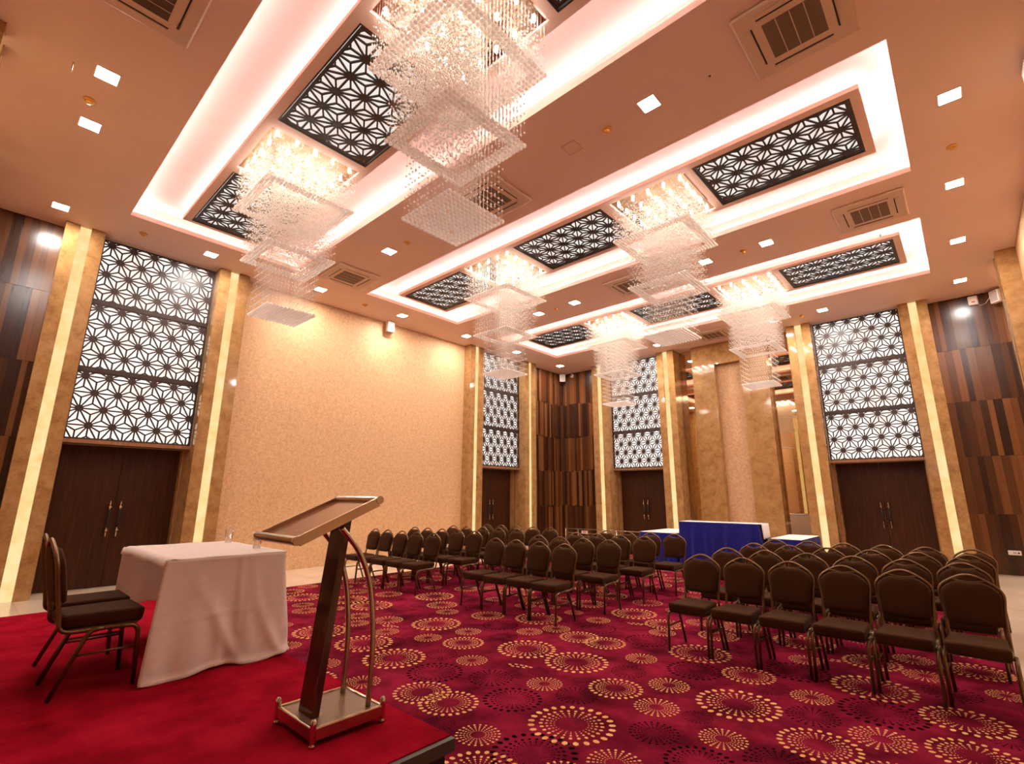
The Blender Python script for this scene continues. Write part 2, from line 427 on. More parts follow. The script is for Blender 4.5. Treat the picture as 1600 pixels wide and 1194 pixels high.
for (x, y) in ((-3.417, 3.859), (-3.378, 6.056), (-1.27, 6.1), (-5.56, 3.86)):   # small leaf shaped sprigs of dots
    for (du, dv) in ((-.10,-.02),(-.055,.02),(-.05,-.04),(0,.035),(0,-.02),(.05,.045),(.055,0),(.10,.05)):
        mb.add([(x+du+.022*math.cos(b), y+dv+.012*math.sin(b), .0055) for b in [k*math.pi/3 for k in range(6)]], [tuple(range(6))])
g_ = build('gold_rosette_pattern', mb, M['gold'], carpet); tag(g_, 'gold dotted rosettes tufted into the carpet', kind='stuff')
mb = MB()
for i, (x, y, r) in enumerate(drk): rosette(mb, x, y, r, 0.005, 900+i)
d_ = build('maroon_rosette_pattern', mb, M['darkdot'], carpet); tag(d_, 'dark maroon dotted rosettes tufted into the carpet', kind='stuff')

# ---- backing walls
for w, (u0, u1) in (('left', (Y0, Y1)), ('far', (X0, X1)), ('near', (X0, X1)), ('right', (Y0, Y1))):
    o = build('wall_' + w, wbox(MB(), w, u0 - .2, u1 + .2, D_BACK - .2, D_BACK, 0, HC + .5), M['beige'])
    tag(o, {'left': 'long side wall with woven beige covering, wood panelling and two doors', 'far': 'end wall with a marble portal, mirrors and two doors',
            'near': 'end wall behind the stage', 'right': 'side wall beside the marble walkway'}[w], None, None, 'structure')
WALL = {w: bpy.data.objects['wall_' + w] for w in ('left', 'far', 'near', 'right')}

# ---- ceiling
trays = [2.58, 7.07, 11.56]
TX0, TX1, TH = -9.80, 0.044, 1.42
mb = MB()
ys = [Y0 - .2] + [v for c in trays for v in (c-TH, c+TH)] + [Y1 + .2]
for a in range(0, len(ys), 2): mb.box(X0 - .2, X1 + .2, ys[a], ys[a+1], HC, HC + .04)
for c in trays:
    mb.box(X0 - .2, TX0, c-TH, c+TH, HC, HC+.04); mb.box(TX1, X1 + .2, c-TH, c+TH, HC, HC+.04)
ceiling = build('ceiling', mb, M['paint'])
tag(ceiling, 'tan painted ceiling with three rectangular lit trays', None, None, 'structure')
OUT = 0.15
for c in trays:
    x0, x1, y0, y1 = TX0-OUT, TX1+OUT, c-TH-OUT, c+TH+OUT
    mb = MB(); zt = HC+.32
    mb.box(x0-.03, x1+.03, y0-.03, y1+.03, zt, zt+.04)
    mb.box(x0-.03, x0, y0, y1, HC+.04, zt); mb.box(x1, x1+.03, y0, y1, HC+.04, zt)
    mb.box(x0-.03, x1+.03, y0-.03, y0, HC+.04, zt); mb.box(x0-.03, x1+.03, y1, y1+.03, HC+.04, zt)
    # lip round the opening
    mb.box(TX0-.02, TX0, c-TH-.02, c+TH+.02, HC+.04, HC+.08); mb.box(TX1, TX1+.02, c-TH-.02, c+TH+.02, HC+.04, HC+.08)
    mb.box(TX0, TX1, c-TH-.02, c-TH, HC+.04, HC+.08); mb.box(TX0, TX1, c+TH, c+TH+.02, HC+.04, HC+.08)
    build('tray_recess', mb, M['paint'], ceiling)
    # led strips lying on the ledge
    for (a0, a1, b0, b1) in ((x0+.04, x0+.065, y0+.05, y1-.05), (x1-.065, x1-.04, y0+.05, y1-.05), (x0+.05, x1-.05, y0+.04, y0+.065), (x0+.05, x1-.05, y1-.065, y1-.04)):
        build('cove_light_strip', MB().box(a0, a1, b0, b1, HC+.042, HC+.056), M['cove'], ceiling)
    # inner hanging frame with five openings
    px0, px1, py0, py1 = -9.48, -0.275, c-.75, c+.75
    mb = MB(); z0, z1 = HC+.09, HC+.15
    mb.box(px0, px1, py0, c-.635, z0, z1); mb.box(px0, px1, c+.635, py1, z0, z1)
    for (a, b) in ((px0, -9.40), (-7.42, -7.25), (-6.05, -5.87), (-3.89, -3.71), (-2.45, -2.33), (-0.385, px1)):
        mb.box(a, b, c-.635, c+.635, z0, z1)
    ci, zc = .28, HC+.178
    mb.box(px0+ci, px0+ci+.02, py0+ci, py1-ci, zc, zt); mb.box(px1-ci-.02, px1-ci, py0+ci, py1-ci, zc, zt)
    mb.box(px0+ci, px1-ci, py0+ci, py0+ci+.02, zc, zt); mb.box(px0+ci, px1-ci, py1-ci-.02, py1-ci, zc, zt)
    build('tray_frame', mb, M['paint'], ceiling)
    for (a0, a1, b0, b1) in ((px0+.06, px0+.08, py0+.06, py1-.06), (px1-.08, px1-.06, py0+.06, py1-.06), (px0+.08, px1-.08, py0+.06, py0+.08), (px0+.08, px1-.08, py1-.08, py1-.06)):
        build('inner_light_strip', MB().box(a0, a1, b0, b1, z1+.002, z1+.014), M['cove_in'], ceiling)

# ------------------------------------------------------------------ star lattice (twelve spoked, triangular net)
def clip(p, q, w, h):
    t0, t1 = 0.0, 1.0; dx, dy = q[0]-p[0], q[1]-p[1]
    for pp, qq in ((-dx, p[0]), (dx, w-p[0]), (-dy, p[1]), (dy, h-p[1])):
        if abs(pp) < 1e-9:
            if qq < 0: return None
        else:
            r = qq/pp
            if pp < 0:
                if r > t1: return None
                t0 = max(t0, r)
            else:
                if r < t0: return None
                t1 = min(t1, r)
    if t1 - t0 < 1e-4: return None
    return (p[0]+dx*t0, p[1]+dy*t0), (p[0]+dx*t1, p[1]+dy*t1)
def lattice_mesh(w, h, s=0.33, u0=0.42, v0=0.30, bw=0.024, th=0.022, frame=0.03, name='lattice'):
    """local x = along, z = up, y = thickness; origin at the lower corner"""
    mb = MB(); rs = s*math.sqrt(3)/2; segs = set(); nodes = []
    for j in range(-2, 9):
        for i in range(-3, 10):
            x = (u0 + (0.5 if j % 2 else 0) + i)*s; y = h - (v0 + j)*rs
            nodes.append((x, y))
            for k in range(3):
                a = math.pi/3*k; segs.add(((x, y), (x+s*math.cos(a), y+s*math.sin(a))))
            for k in range(6):
                a = math.pi/6 + math.pi/3*k; R = s/math.sqrt(3); segs.add(((x, y), (x+R*math.cos(a), y+R*math.sin(a))))
    for p, q in sorted(segs):
        c = clip(p, q, w, h)
        if not c: continue
        (ax, ay), (bx, by) = c; L = math.hypot(bx-ax, by-ay)
        nx, ny = -(by-ay)/L*bw/2, (bx-ax)/L*bw/2
        mb.prism([(ax+nx, ay+ny), (ax-nx, ay-ny), (bx-nx, by-ny), (bx+nx, by+ny)], lambda a, b, t: (a, t, b), -th/2, th/2)
    rb = 0.060
    for (x, y) in nodes:
        poly = [(min(max(x+rb*math.cos(k*math.pi/6), 0), w), min(max(y+rb*math.sin(k*math.pi/6), 0), h)) for k in range(12)]
        if -rb*.8 < x < w+rb*.8 and -rb*.8 < y < h+rb*.8:
            mb.prism(poly, lambda a, b, t: (a, t, b), -th/2-.001, th/2+.001)
    for (a, b, c, d) in ((-.005, frame, -.005, h+.005), (w-frame, w+.005, -.005, h+.005), (-.005, w+.005, -.005, frame*.8), (-.005, w+.005, h-frame*.8, h+.005)):
        mb.box(a, b, -th/2-.002, th/2+.002, c, d)
    return mb.mesh(name, M['lattice'])

# ------------------------------------------------------------------ wall elements
trim_n = [0]
def pilaster(w, u0, u1, label):
    trim_n[0] += 1
    r = thing('trim_%d' % trim_n[0], label, None, WP(w, (u0+u1)/2, -.2, 0), 0, None, 'structure')
    inv = Matrix.Translation(-r.location)
    def part(name, mb, mat):
        me = mb.mesh(name, mat); me.transform(inv); return obj(name, me, r)
    a = (u1-u0)*0.355; b = (u1-u0)*0.36
    part('marble_fin', wbox(MB(), w, u0, u0+a, -.46, 0, 0, HC), M['marble'])
    part('marble_fin', wbox(MB(), w, u1-b, u1, -.46, 0, 0, HC), M['marble'])
    part('light_panel', wbox(MB(), w, u0+a, u1-b, -.10, -.05, 0, HC-.01), M['onyx'])
    return r
def lattice_screen(w, u0, u1, label, me=None):
    """three stacked lattice panels before a lit screen over a door"""
    zb, zt = 2.50, HC - .015
    r = thing('lattice_screen', label, 'screen', WP(w, (u0+u1)/2, -.29, zb), 0, 'lit star lattice screens over the doors')
    inv = Matrix.Translation(-r.location)
    def part(name, mb, mat):
        m_ = mb.mesh(name, mat); m_.transform(inv); return obj(name, m_, r)
    n = 3; bar = 0.06; W = u1-u0-.02; H = (zt-zb-bar*(n-1))/n
    if me is None: me = lattice_mesh(W, H)
    for i in range(n):
        z = zb + i*(H+bar)
        uu = u0+.01 if ROT[w] in (0.0, math.pi/2) else u1-.01
        obj('lattice', me, r, Vector(WP(w, uu, -.29, z)) - r.location, (0, 0, ROT[w]))
        if i: part('cross_bar', wbox(MB(), w, u0+.01, u1-.01, -.31, -.265, z-bar, z), M['lattice'])
    part('light_panel', wbox(MB(), w, u0+.01, u1-.01, -.40, -.375, zb, zt), M['doorlat'])
    return me
door_n = [0]
def door(w, u0, u1, label):
    door_n[0] += 1
    r = thing('door_%d' % door_n[0], label, None, WP(w, (u0+u1)/2, -.65, 0), 0, None, 'structure')
    inv = Matrix.Translation(-r.location)
    def part(name, mb, mat, parent=None):
        m_ = mb.mesh(name, mat); m_.transform(inv); return obj(name, m_, parent or r)
    um = (u0+u1)/2; zt = 2.43; f = .05
    part('lintel', wbox(MB(), w, u0+.002, u1-.002, -.66, -.255, zt, zt+.065), M['lintel'])
    part('jamb', wbox(MB(), w, u0+.001, u0+.03, -.66, -.42, 0, zt), M['lintel'])
    part('jamb', wbox(MB(), w, u1-.03, u1-.001, -.66, -.42, 0, zt), M['lintel'])
    part('reveal', wbox(MB(), w, u0+.03, u0+f, -.66, -.50, 0, zt), M['marble'])
    part('reveal', wbox(MB(), w, u1-f, u1-.03, -.66, -.50, 0, zt), M['marble'])
    for (a, b, s) in ((u0+f, um-.003, -1), (um+.003, u1-f, 1)):
        leaf = part('door_leaf', wbox(MB(), w, a, b, -.69, -.645, 0.01, zt-.004), M['doorwood'])
        uh = um + s*.075
        mb = MB(); mb.tube([WP(w, uh, -.585, 1.02), WP(w, uh, -.585, 1.30)], .017, 10)
        hd = part('handle', mb, M['dark'], leaf)
        for (za, zb2, zm) in ((1.30, 1.47, 1.36), (0.85, 1.02, 0.96)):
            mb = MB(); mb.tube([WP(w, uh, -.585, za), WP(w, uh, -.585, zb2)], .012, 10)
            mb.tube([WP(w, uh, -.645, zm), WP(w, uh, -.56, zm)], .020, 10)
            part('handle_end', mb, M['chrome'], leaf)
plank_me = bevel(MB().box(-.5, .5, -.5, .5, -.5, .5).mesh('plank', M['plank']), 0.004, 1, False)
def planks(w, u0, u1, seed, wmin=.09, wmax=.17, stagger=0.0):
    rr = random.Random(seed); rows = 5; h = HC/rows; d = D_WOOD[w]
    wbk = wbox(MB(), w, u0, u1, d-.06, d-.03, 0, HC)
    build('panel_backing', wbk, M['dark'], WALL[w])
    for j in range(rows):
        u = u0
        while u < u1-.02:
            wd = rr.uniform(wmin, wmax)
            if u1-u-wd < .05: wd = u1-u
            dz = rr.choice((0, 0, stagger, -stagger))
            z0 = j*h + (dz if j else 0); z1 = (j+1)*h + (dz if j < rows-1 else 0)
            dd = rr.uniform(-.004, .004)
            p = WP(w, u+wd/2, d-.015+dd, (z0+z1)/2)
            obj('plank', plank_me, WALL[w], p, (0, 0, ROT[w]), (wd-.003, .03, z1-z0-.005))
            u += wd

# left wall
pilaster('left', .466, 1.001, 'marble pilaster with glowing strip between the wood panelling and the near door')
pilaster('left', 2.885, 3.461, 'marble pilaster with glowing strip between the near door and the woven wall')
pilaster('left', 9.98, 10.561, 'marble pilaster with glowing strip where the woven wall ends')
pilaster('left', 12.55, 13.122, 'marble pilaster with glowing strip before the panelled corner')
lm = lattice_screen('left', 1.001, 2.885, 'lit lattice screen over the door beside the stage')
lattice_screen('left', 10.561, 12.55, 'narrowest looking lit lattice screen, at the end of the woven wall')
door('left', 1.001, 2.885, 'dark double door behind the white stage table')
door('left', 10.561, 12.55, 'dark double door at the end of the woven wall')
build('woven_panel', wbox(MB(), 'left', 3.461, 9.98, -.40, -.29, 0, HC), M['beige'], WALL['left'])
planks('left', Y0, .466, 3, .07, .16)
planks('left', 13.122, YP+.42, 4, .055, .12, .03)
# far wall
pilaster('far', -9.532, -8.94, 'marble pilaster with glowing strip beside the panelled corner on the end wall')
pilaster('far', -7.018, -6.44, 'marble pilaster with glowing strip between the end wall door and a mirror')
pilaster('far', -3.143, -2.571, 'marble pilaster with glowing strip behind the low blue table')
pilaster('far', -.673, -.118, 'marble pilaster with glowing strip beside the wide wood panelling')
lattice_screen('far', -8.94, -7.018, 'lit lattice screen partly hidden by a hanging chandelier')
lattice_screen('far', -2.571, -.673, 'lit lattice screen on the end wall, next to the wide wood panelling')
door('far', -8.94, -7.018, 'dark double door behind the steel barrier')
door('far', -2.571, -.673, 'dark double door behind the chairs, next to the wide wood panelling')
planks('far', XB, -9.532, 5, .055, .12, .03)
planks('far', -.118, 1.42, 6, .08, .17)
mirror_me = {}
def portal(w):
    W_ = WALL[w]
    for (a, b) in ((-5.93, -5.25), (-4.49, -3.78)):
        build('marble_pier', wbox(MB(), w, a, b, -.60, -.20, 0, HC), M['marble'], W_)
    build('marble_head', wbox(MB(), w, -5.25, -4.49, -.60, -.20, 5.52, HC), M['marble'], W_)
    build('woven_niche', wbox(MB(), w, -5.25, -4.49, -.60, -.42, 0, 5.52), M['beige_in'], W_)
    for (a, b) in ((-6.44, -5.93), (-3.78, -3.143)):
        for j in range(5):
            h = HC/5
            build('mirror_pane', wbox(MB(), w, a, b, -.56, -.47, j*h+.004, (j+1)*h-.004), M['mirror'], W_)
        build('mirror_joint', wbox(MB(), w, a, b, -.60, -.475, 0, HC), M['steel'], W_)
portal('far')
# near wall (seen in the mirrors and at the frame edge)
for (a, b, t) in ((-9.532, -8.94, 'marble pilaster with glowing strip behind the stage, seen as a light streak'), (-7.018, -6.44, 'marble pilaster with glowing strip cut by the photo edge'),
                  (-3.143, -2.571, 'marble pilaster behind the camera, seen in the mirror'), (-.673, -.118, 'marble pilaster behind the camera in the corner')):
    pilaster('near', a, b, t)
lattice_screen('near', -2.571, -.673, 'lit lattice screen seen only in the bronze mirror')
door('near', -2.571, -.673, 'dark double door behind the camera')
build('woven_panel', wbox(MB(), 'near', -9.0, -2.9, -.5, -.40, 0, HC), M['beige'], WALL['near'])
# right wall
pilaster('right', 12.58, 13.15, 'marble pilaster cut by the photo edge beside the wide wood panelling')
build('woven_panel', wbox(MB(), 'right', -1.0, 12.58, -.50, -.29, 0, HC), M['beige'], WALL['right'])
build('woven_panel', wbox(MB(), 'right', 13.15, Y1, -.50, -.29, 0, HC), M['beige'], WALL['right'])

# ------------------------------------------------------------------ ceiling lattice panels
cl_me = lattice_mesh(1.93, 1.19, u0=0.35, name='ceiling_lattice', frame=.035, bw=.022, th=.016)
side_me = MB()
zz0, zz1 = -.012, .07
side_me.box(-.99, -.972, -.634, .634, zz0, zz1).box(.972, .99, -.634, .634, zz0, zz1).box(-.972, .972, -.634, -.616, zz0, zz1).box(-.972, .972, .616, .634, zz0, zz1)
side_me = side_me.mesh('frame', M['lattice'])
lit_me = MB().box(-.97, .97, -.615, .615, .055, .07).mesh('light_panel', M['ceillat'])
nth = ['stage', 'middle', 'end']
where = {0: 'at the woven wall end', 1: 'between the two chandeliers', 2: 'at the walkway end'}
for ti, c in enumerate(trays):
    for k, xc in enumerate((-8.41, -4.88, -1.358)):
        if ti == 0 and k == 2: lab = 'dark star lattice ceiling panel, only its corner in the photo above the big chandelier'
        else: lab = 'dark star lattice ceiling panel %s of the %s tray' % (where[k], {'stage': 'largest', 'middle': 'middle', 'end': 'farthest'}[nth[ti]])
        r = thing('ceiling_lattice', lab, 'ceiling panel', (xc, c, HC+.10), 0, 'lattice panels in the ceiling trays')
        r.scale = (0.985 if k == 2 else 1, 1, 1)
        obj('frame', side_me, r); obj('light_panel', lit_me, r)
        obj('lattice', cl_me, r, (-.965, -.595, .006), (-math.pi/2, 0, 0))

# ------------------------------------------------------------------ chandeliers
def ico(sub, r):
    bm = bmesh.new(); bmesh.ops.create_icosphere(bm, subdivisions=sub, radius=r)
    vs = [v.co.copy() for v in bm.verts]; fs = [tuple(v.index for v in f.verts) for f in bm.faces]; bm.free(); return vs, fs
GS, NG = 0.0478, 13
ballv, ballf = ico(2, 0.0222); beadv, beadf = ico(1, 0.0100)
tier_z = {'A': -0.69, 'B': -1.49, 'C': -2.29}
tiers = {k: MB() for k in tier_z}; beads = MB(); wires = MB()
cr = random.Random(5)
for i in range(-NG, NG):
    for j in range(-NG, NG):
        x, y = (i+.5)*GS, (j+.5)*GS
        r = max(abs(i+.5), abs(j+.5))
        k = 'C' if r < 6.6 else 'B' if r < 9.6 else 'A'
        if k == 'C' and (i, j) in ((1, -3), (-4, 2)): continue
        z = tier_z[k]
        tiers[k].add([(x+v.x, y+v.y, z+v.z) for v in ballv], ballf, False)
        zb = -0.13 - (cr.random()*.10 if not (k == 'C' and r > 6) else 0)
        stop = tier_z['B'] if (k == 'C' and r < 6) else z      # only the outer strands are beaded below the middle frame
        while zb > stop + .06:
            beads.add([(x+v.x, y+v.y, zb+v.z) for v in beadv], beadf, False)
            zb -= 0.108
        a = .0007
        wires.add([(x-a, y-a, 0), (x+a, y-a, 0), (x, y+a, 0), (x-a, y-a, z), (x+a, y-a, z), (x, y+a, z)], [(0,1,4,3), (1,2,5,4), (2,0,3,5)])
plate_me = MB().box(-.605, .605, -.62, .62, 0, .02).mesh('mounting_plate', M['plate'])
bulb_me = MB().lathe([(.004, -.045), (.016, -.036), (.020, -.022), (.016, -.008), (.012, 0)], n=10).mesh('bulb', M['bulb'])
tier_me = {k: tiers[k].mesh('crystal_tier', M['crystal']) for k in tiers}
bead_me = beads.mesh('crystal_strand', M['crystal']); wire_me = wires.mesh('hanging_wire', M['wire'])
clab = {(0, 0): 'tiered crystal chandelier hanging beside the woven wall, in the largest tray', (0, 1): 'largest tiered crystal chandelier, cut by the top of the photo',
        (1, 0): 'tiered crystal chandelier in the middle tray, before the lattice screen by the panelled corner', (1, 1): 'tiered crystal chandelier at the centre of the middle tray, before the end wall',
        (2, 0): 'tiered crystal chandelier in the farthest tray, before the end wall lattice screen', (2, 1): 'tiered crystal chandelier in the farthest tray, before the marble portal'}
for ti, c in enumerate(trays):
    for k, xc in enumerate((-6.65, -3.08)):
        r = thing('chandelier', clab[(ti, k)], 'chandelier', (xc, c, HC+.10), 0, 'crystal chandeliers')
        obj('mounting_plate', plate_me, r)
        for i in range(5):
            for j in range(5):
                obj('bulb', bulb_me, r, ((i-2)*.262, (j-2)*.262, 0))
        for q in tier_z:
            tag(obj('crystal_tier', tier_me[q], r), {'A': 'upper square frame of crystal balls', 'B': 'middle square frame of crystal balls', 'C': 'solid bottom square of crystal balls'}[q], kind='stuff')
        tag(obj('crystal_strand', bead_me, r), 'strands of small crystal beads', kind='stuff')
        tag(obj('hanging_wire', wire_me, r), 'fine wires carrying the crystals', kind='stuff')

# ------------------------------------------------------------------ downlights, air conditioners, detectors
dl_frame = MB()
for (a, b, c_, d_) in ((-.115, -.098, -.115, .115), (.098, .115, -.115, .115), (-.098, .098, -.115, -.098), (-.098, .098, .098, .115)):
    dl_frame.box(a, b, c_, d_, -.008, 0.0)
dl_frame = dl_frame.mesh('frame', M['white']); dl_lit = MB().box(-.098, .098, -.098, .098, -.006, -.001).mesh('diffuser', M['down'])
order = ['first', 'second', 'third', 'fourth', 'fifth', 'sixth', 'seventh']
DLS = [((-10.35, y), 'square ceiling downlight, %s along the woven wall counting from the stage' % order[i]) for i, y in enumerate((.335, 2.55, 4.81, 7.06, 9.33, 11.56, 13.91))]
DLS += [((.50, y), 'square ceiling downlight, %s over the marble walkway beside the trays' % order[i]) for i, y in enumerate((7.06, 9.30, 11.57, 13.88))]
DLS += [((-6.50, .335), 'square ceiling downlight over the stage, nearer the cassette air conditioner'), ((-7.62, .335), 'square ceiling downlight over the stage, nearer the panelled wall'),
        ((-7.63, 4.82), 'square ceiling downlight below the big chandelier, beyond the first tray'), ((-2.17, 4.80), 'lone square ceiling downlight between the first two trays and the air conditioner'),
        ((-7.60, 9.34), 'square ceiling downlight beyond the middle tray, closest to the woven wall'), ((-6.47, 9.34), 'square ceiling downlight beyond the middle tray, second from the woven wall'),
        ((-3.26, 9.32), 'square ceiling downlight beyond the middle tray, beside the hanging beads'), ((-2.13, 9.33), 'square ceiling downlight beyond the middle tray, beside the corner air conditioner'),
        ((-2.10, 13.90), 'square ceiling downlight above the end wall lattice screen'), ((-3.26, 13.90), 'square ceiling downlight glimpsed through the chandelier frame before the portal'),
        ((-6.55, 13.90), 'square ceiling downlight glimpsed through the chandelier frame before the end wall screen'), ((-7.62, 13.90), 'square ceiling downlight half hidden by the beads near the panelled corner')]
for (x, y), lab in DLS:
    r = thing('ceiling_downlight', lab, 'ceiling light', (x, y, HC), 0, 'square ceiling downlights')
    obj('frame', dl_frame, r); obj('diffuser', dl_lit, r)

ac_body = MB()
ac_body = bevel(MB().box(-.475, .475, -.475, .475, -.045, -.0005).mesh('body', M['acbody']), .020, 2, False)
slot_me = MB().box(-.27, .27, -.007, .007, -.049, -.044).mesh('air_slot', M['dark'])
flap_me = MB().box(-.27, .27, -.022, .022, -.051, -.044).mesh('flap', M['acbody'])
gr_bm = MB().box(-.245, .245, -.245, .245, -.048, -.044); gr_me = gr_bm.mesh('grille', M['grille'])
sl = MB()
for k in range(24): sl.box(-.243 + k*.0205, -.237 + k*.0205, -.243, .243, -.050, -.047)
slat_me = sl.mesh('grille_fins', M['dark'])
div_me = MB().box(-.004, .004, -.245, .245, -.053, -.046).mesh('grille_divider', M['acbody'])
def ac(x, y, lab, fins=False):
    r = thing('air_conditioner', lab, 'air conditioner', (x, y, HC), 0, 'ceiling cassette air conditioners')
    obj('body', ac_body, r); g = obj('grille', gr_me, r)
    for k in (-.1225, 0, .1225): obj('grille_divider', div_me, g, (k, 0, 0))
    if fins: tag(obj('grille_fins', slat_me, g), kind='stuff')
    for k in range(4):
        a = k*math.pi/2
        s = obj('air_slot', slot_me, r, (math.sin(a)*.335, -math.cos(a)*.335, 0), (0, 0, a))
        obj('flap', flap_me, r, (math.sin(a)*.375, -math.cos(a)*.375, 0), (0, 0, a))
ac(-.61, 4.83, 'cassette air conditioner at the top of the photo, before the middle tray')
ac(-.55, 9.34, 'cassette air conditioner between the middle and farthest trays, over the walkway end')
ac(-4.93, .36, 'cassette air conditioner over the stage, cut by the top of the photo', True)
ac(-9.2, 4.88, 'cassette air conditioner close to the woven wall')
ac(-4.93, 4.87, 'cassette air conditioner seen behind the lowest beads of the largest chandelier')
ac(-4.90, 9.30, 'cassette air conditioner half hidden by the centre chandelier')
ac(-4.86, 13.98, 'cassette air conditioner above the marble portal')

det_b = MB().lathe([(.062, 0), (.062, -.012), (.05, -.022)], n=18).mesh('base', M['amber'])
det_c = MB().lathe([(.030, -.022), (.034, -.034), (.026, -.048), (.006, -.052)], n=14).mesh('cap', M['amber'])
for (x, y), lab in (((-7.107, .26), 'amber smoke detector between the two downlights over the stage'), ((-10.38, 1.46), 'amber smoke detector above the near lattice screen'),
                    ((-7.09, 4.85), 'amber smoke detector below the largest chandelier'), ((-2.77, 4.826), 'amber smoke detector beside the ceiling access hatch'),
                    ((-2.55, 9.37), 'amber smoke detector between two downlights beyond the middle tray'), ((.494, 8.21), 'amber smoke detector between downlights over the walkway'),
                    ((-7.03, 9.355), 'amber smoke detector between downlights beyond the middle tray near the woven wall'), ((-10.41, 5.99), 'amber smoke detector above the middle of the woven wall'),
                    ((-2.59, 13.98), 'amber smoke detector beside the downlight above the end wall screen')):
    r = thing('smoke_detector', lab, 'smoke detector', (x, y, HC), 0, 'amber smoke detectors'); obj('base', det_b, r); obj('cap', det_c, r)
r = thing('access_hatch', 'square paint-coloured access hatch in the ceiling beside a smoke detector', 'hatch', (-3.305, 4.81, HC))
mb = MB()
for (a, b, c_, d_) in ((-.11, -.10, -.11, .11), (.10, .11, -.11, .11), (-.10, .10, -.11, -.10), (-.10, .10, .10, .11)): mb.box(a, b, c_, d_, -.006, 0)
build('frame', mb, M['acbody'], r); build('lid', MB().box(-.095, .095, -.095, .095, -.004, 0), M['paint'], r)
for (x, y), lab in (((-1.474, 4.882), 'small dark hole in the ceiling near the top air conditioner'),):
    r = thing('ceiling_nozzle', lab, 'nozzle', (x, y, HC)); build('ring', MB().lathe([(.022, 0), (.022, -.006), (.016, -.008)], n=12), M['acbody'], r); build('core', MB().lathe([(.015, 0), (.015, -.0085)], n=12), M['dark'], r)
def hook(x, y, lab):
    r = thing('ceiling_hook', lab, 'hook', (x, y, HC)); build('stem', MB().tube([(0,0,0), (0,0,-.05)], .006, 6), M['steel'], r)
    build('curl', MB().tube([(.03*math.cos(a), 0, -.08+.03*math.sin(a)) for a in [math.pi/2+k*.55 for k in range(8)]], .006, 6), M['steel'], r)
hook(-6.55, .05, 'small white hook in the ceiling beside the brightest downlight over the stage')

# wall speakers and devices
def speaker(loc, rotz, tilt, lab):
    r = thing('wall_speaker', lab, 'speaker', loc, rotz, 'small white wall speakers'); r.rotation_euler = (tilt, 0, rotz)
    me = bevel(MB().box(-.105, .105, -.06, .06, -.14, .14).mesh('body', M['white']), .012, 2, False)
    obj('body', me, r); build('speaker_grille', MB().box(-.082, .082, -.066, -.058, -.115, .115), M['speaker_grille'], r)
    build('bracket', MB().box(-.02, .02, .05, .17, -.02, .02), M['white'], r)
speaker((XB + .185, 7.10, 6.01), math.pi/2, 0, 'white speaker at the top of the woven wall')
speaker((-10.93, 14.84, 5.98), math.radians(38), 0, 'white speaker in the panelled corner under the ceiling')
r = thing('security_camera', 'small white dome camera beside the corner speaker', 'camera', (-10.66, 15.11, 6.07))
build('body', MB().lathe([(.075, 0), (.08, -.03), (.07, -.07), (.04, -.095), (.008, -.10)], n=16, axis='y'), M['white'], r)
build('lens', MB().lathe([(.036, -.085), (.034, -.112), (.008, -.118)], n=14, axis='y'), M['dark'], r)
r = thing('wireless_router', 'white access point with a thin cable on the wood panelling', 'access point', (.68, 15.10, 6.03))
obj('body', bevel(MB().box(-.085, .085, -.03, .01, -.11, .11).mesh('body', M['white']), .02, 2, False), r)
build('indicator', MB().box(-.03, .03, -.034, -.029, -.05, -.02), M['signred'], r)
build('cable', MB().tube([(.06, -.01, -.10), (.12, -.02, -.15), (.20, -.03, -.12), (.27, -.05, -.03), (.31, -.2, .05)], .006, 6), M['acbody'], r)
speaker((1.06, 14.90, 5.97), math.radians(-50), 0, 'white speaker high in the corner beside the cut-off pilaster')
r = thing('wall_fitting', 'white fitting on the side wall, cut by the photo edge under the ceiling', 'fitting', (1.20, 6.95, 6.06))
obj('body', bevel(MB().box(-.10, .09, -.22, .22, -.11, .10).mesh('body', M['white']), .02, 2, False), r); build('grille', MB().box(-.106, -.098, -.17, .17, -.07, .07), M['speaker_grille'], r)
r = thing('wall_socket', 'white socket plate low on the wide wood panelling', 'socket', (.475, 15.085, .455))
obj('plate', bevel(MB().box(-.10, .10, -.012, .02, -.045, .045).mesh('plate', M['white']), .006, 1, False), r)
build('switch', MB().box(-.025, .025, -.017, -.011, -.02, .02), M['speaker_grille'], r); build('outlet', MB().box(.045, .075, -.017, -.011, -.015, .015), M['dark'], r)

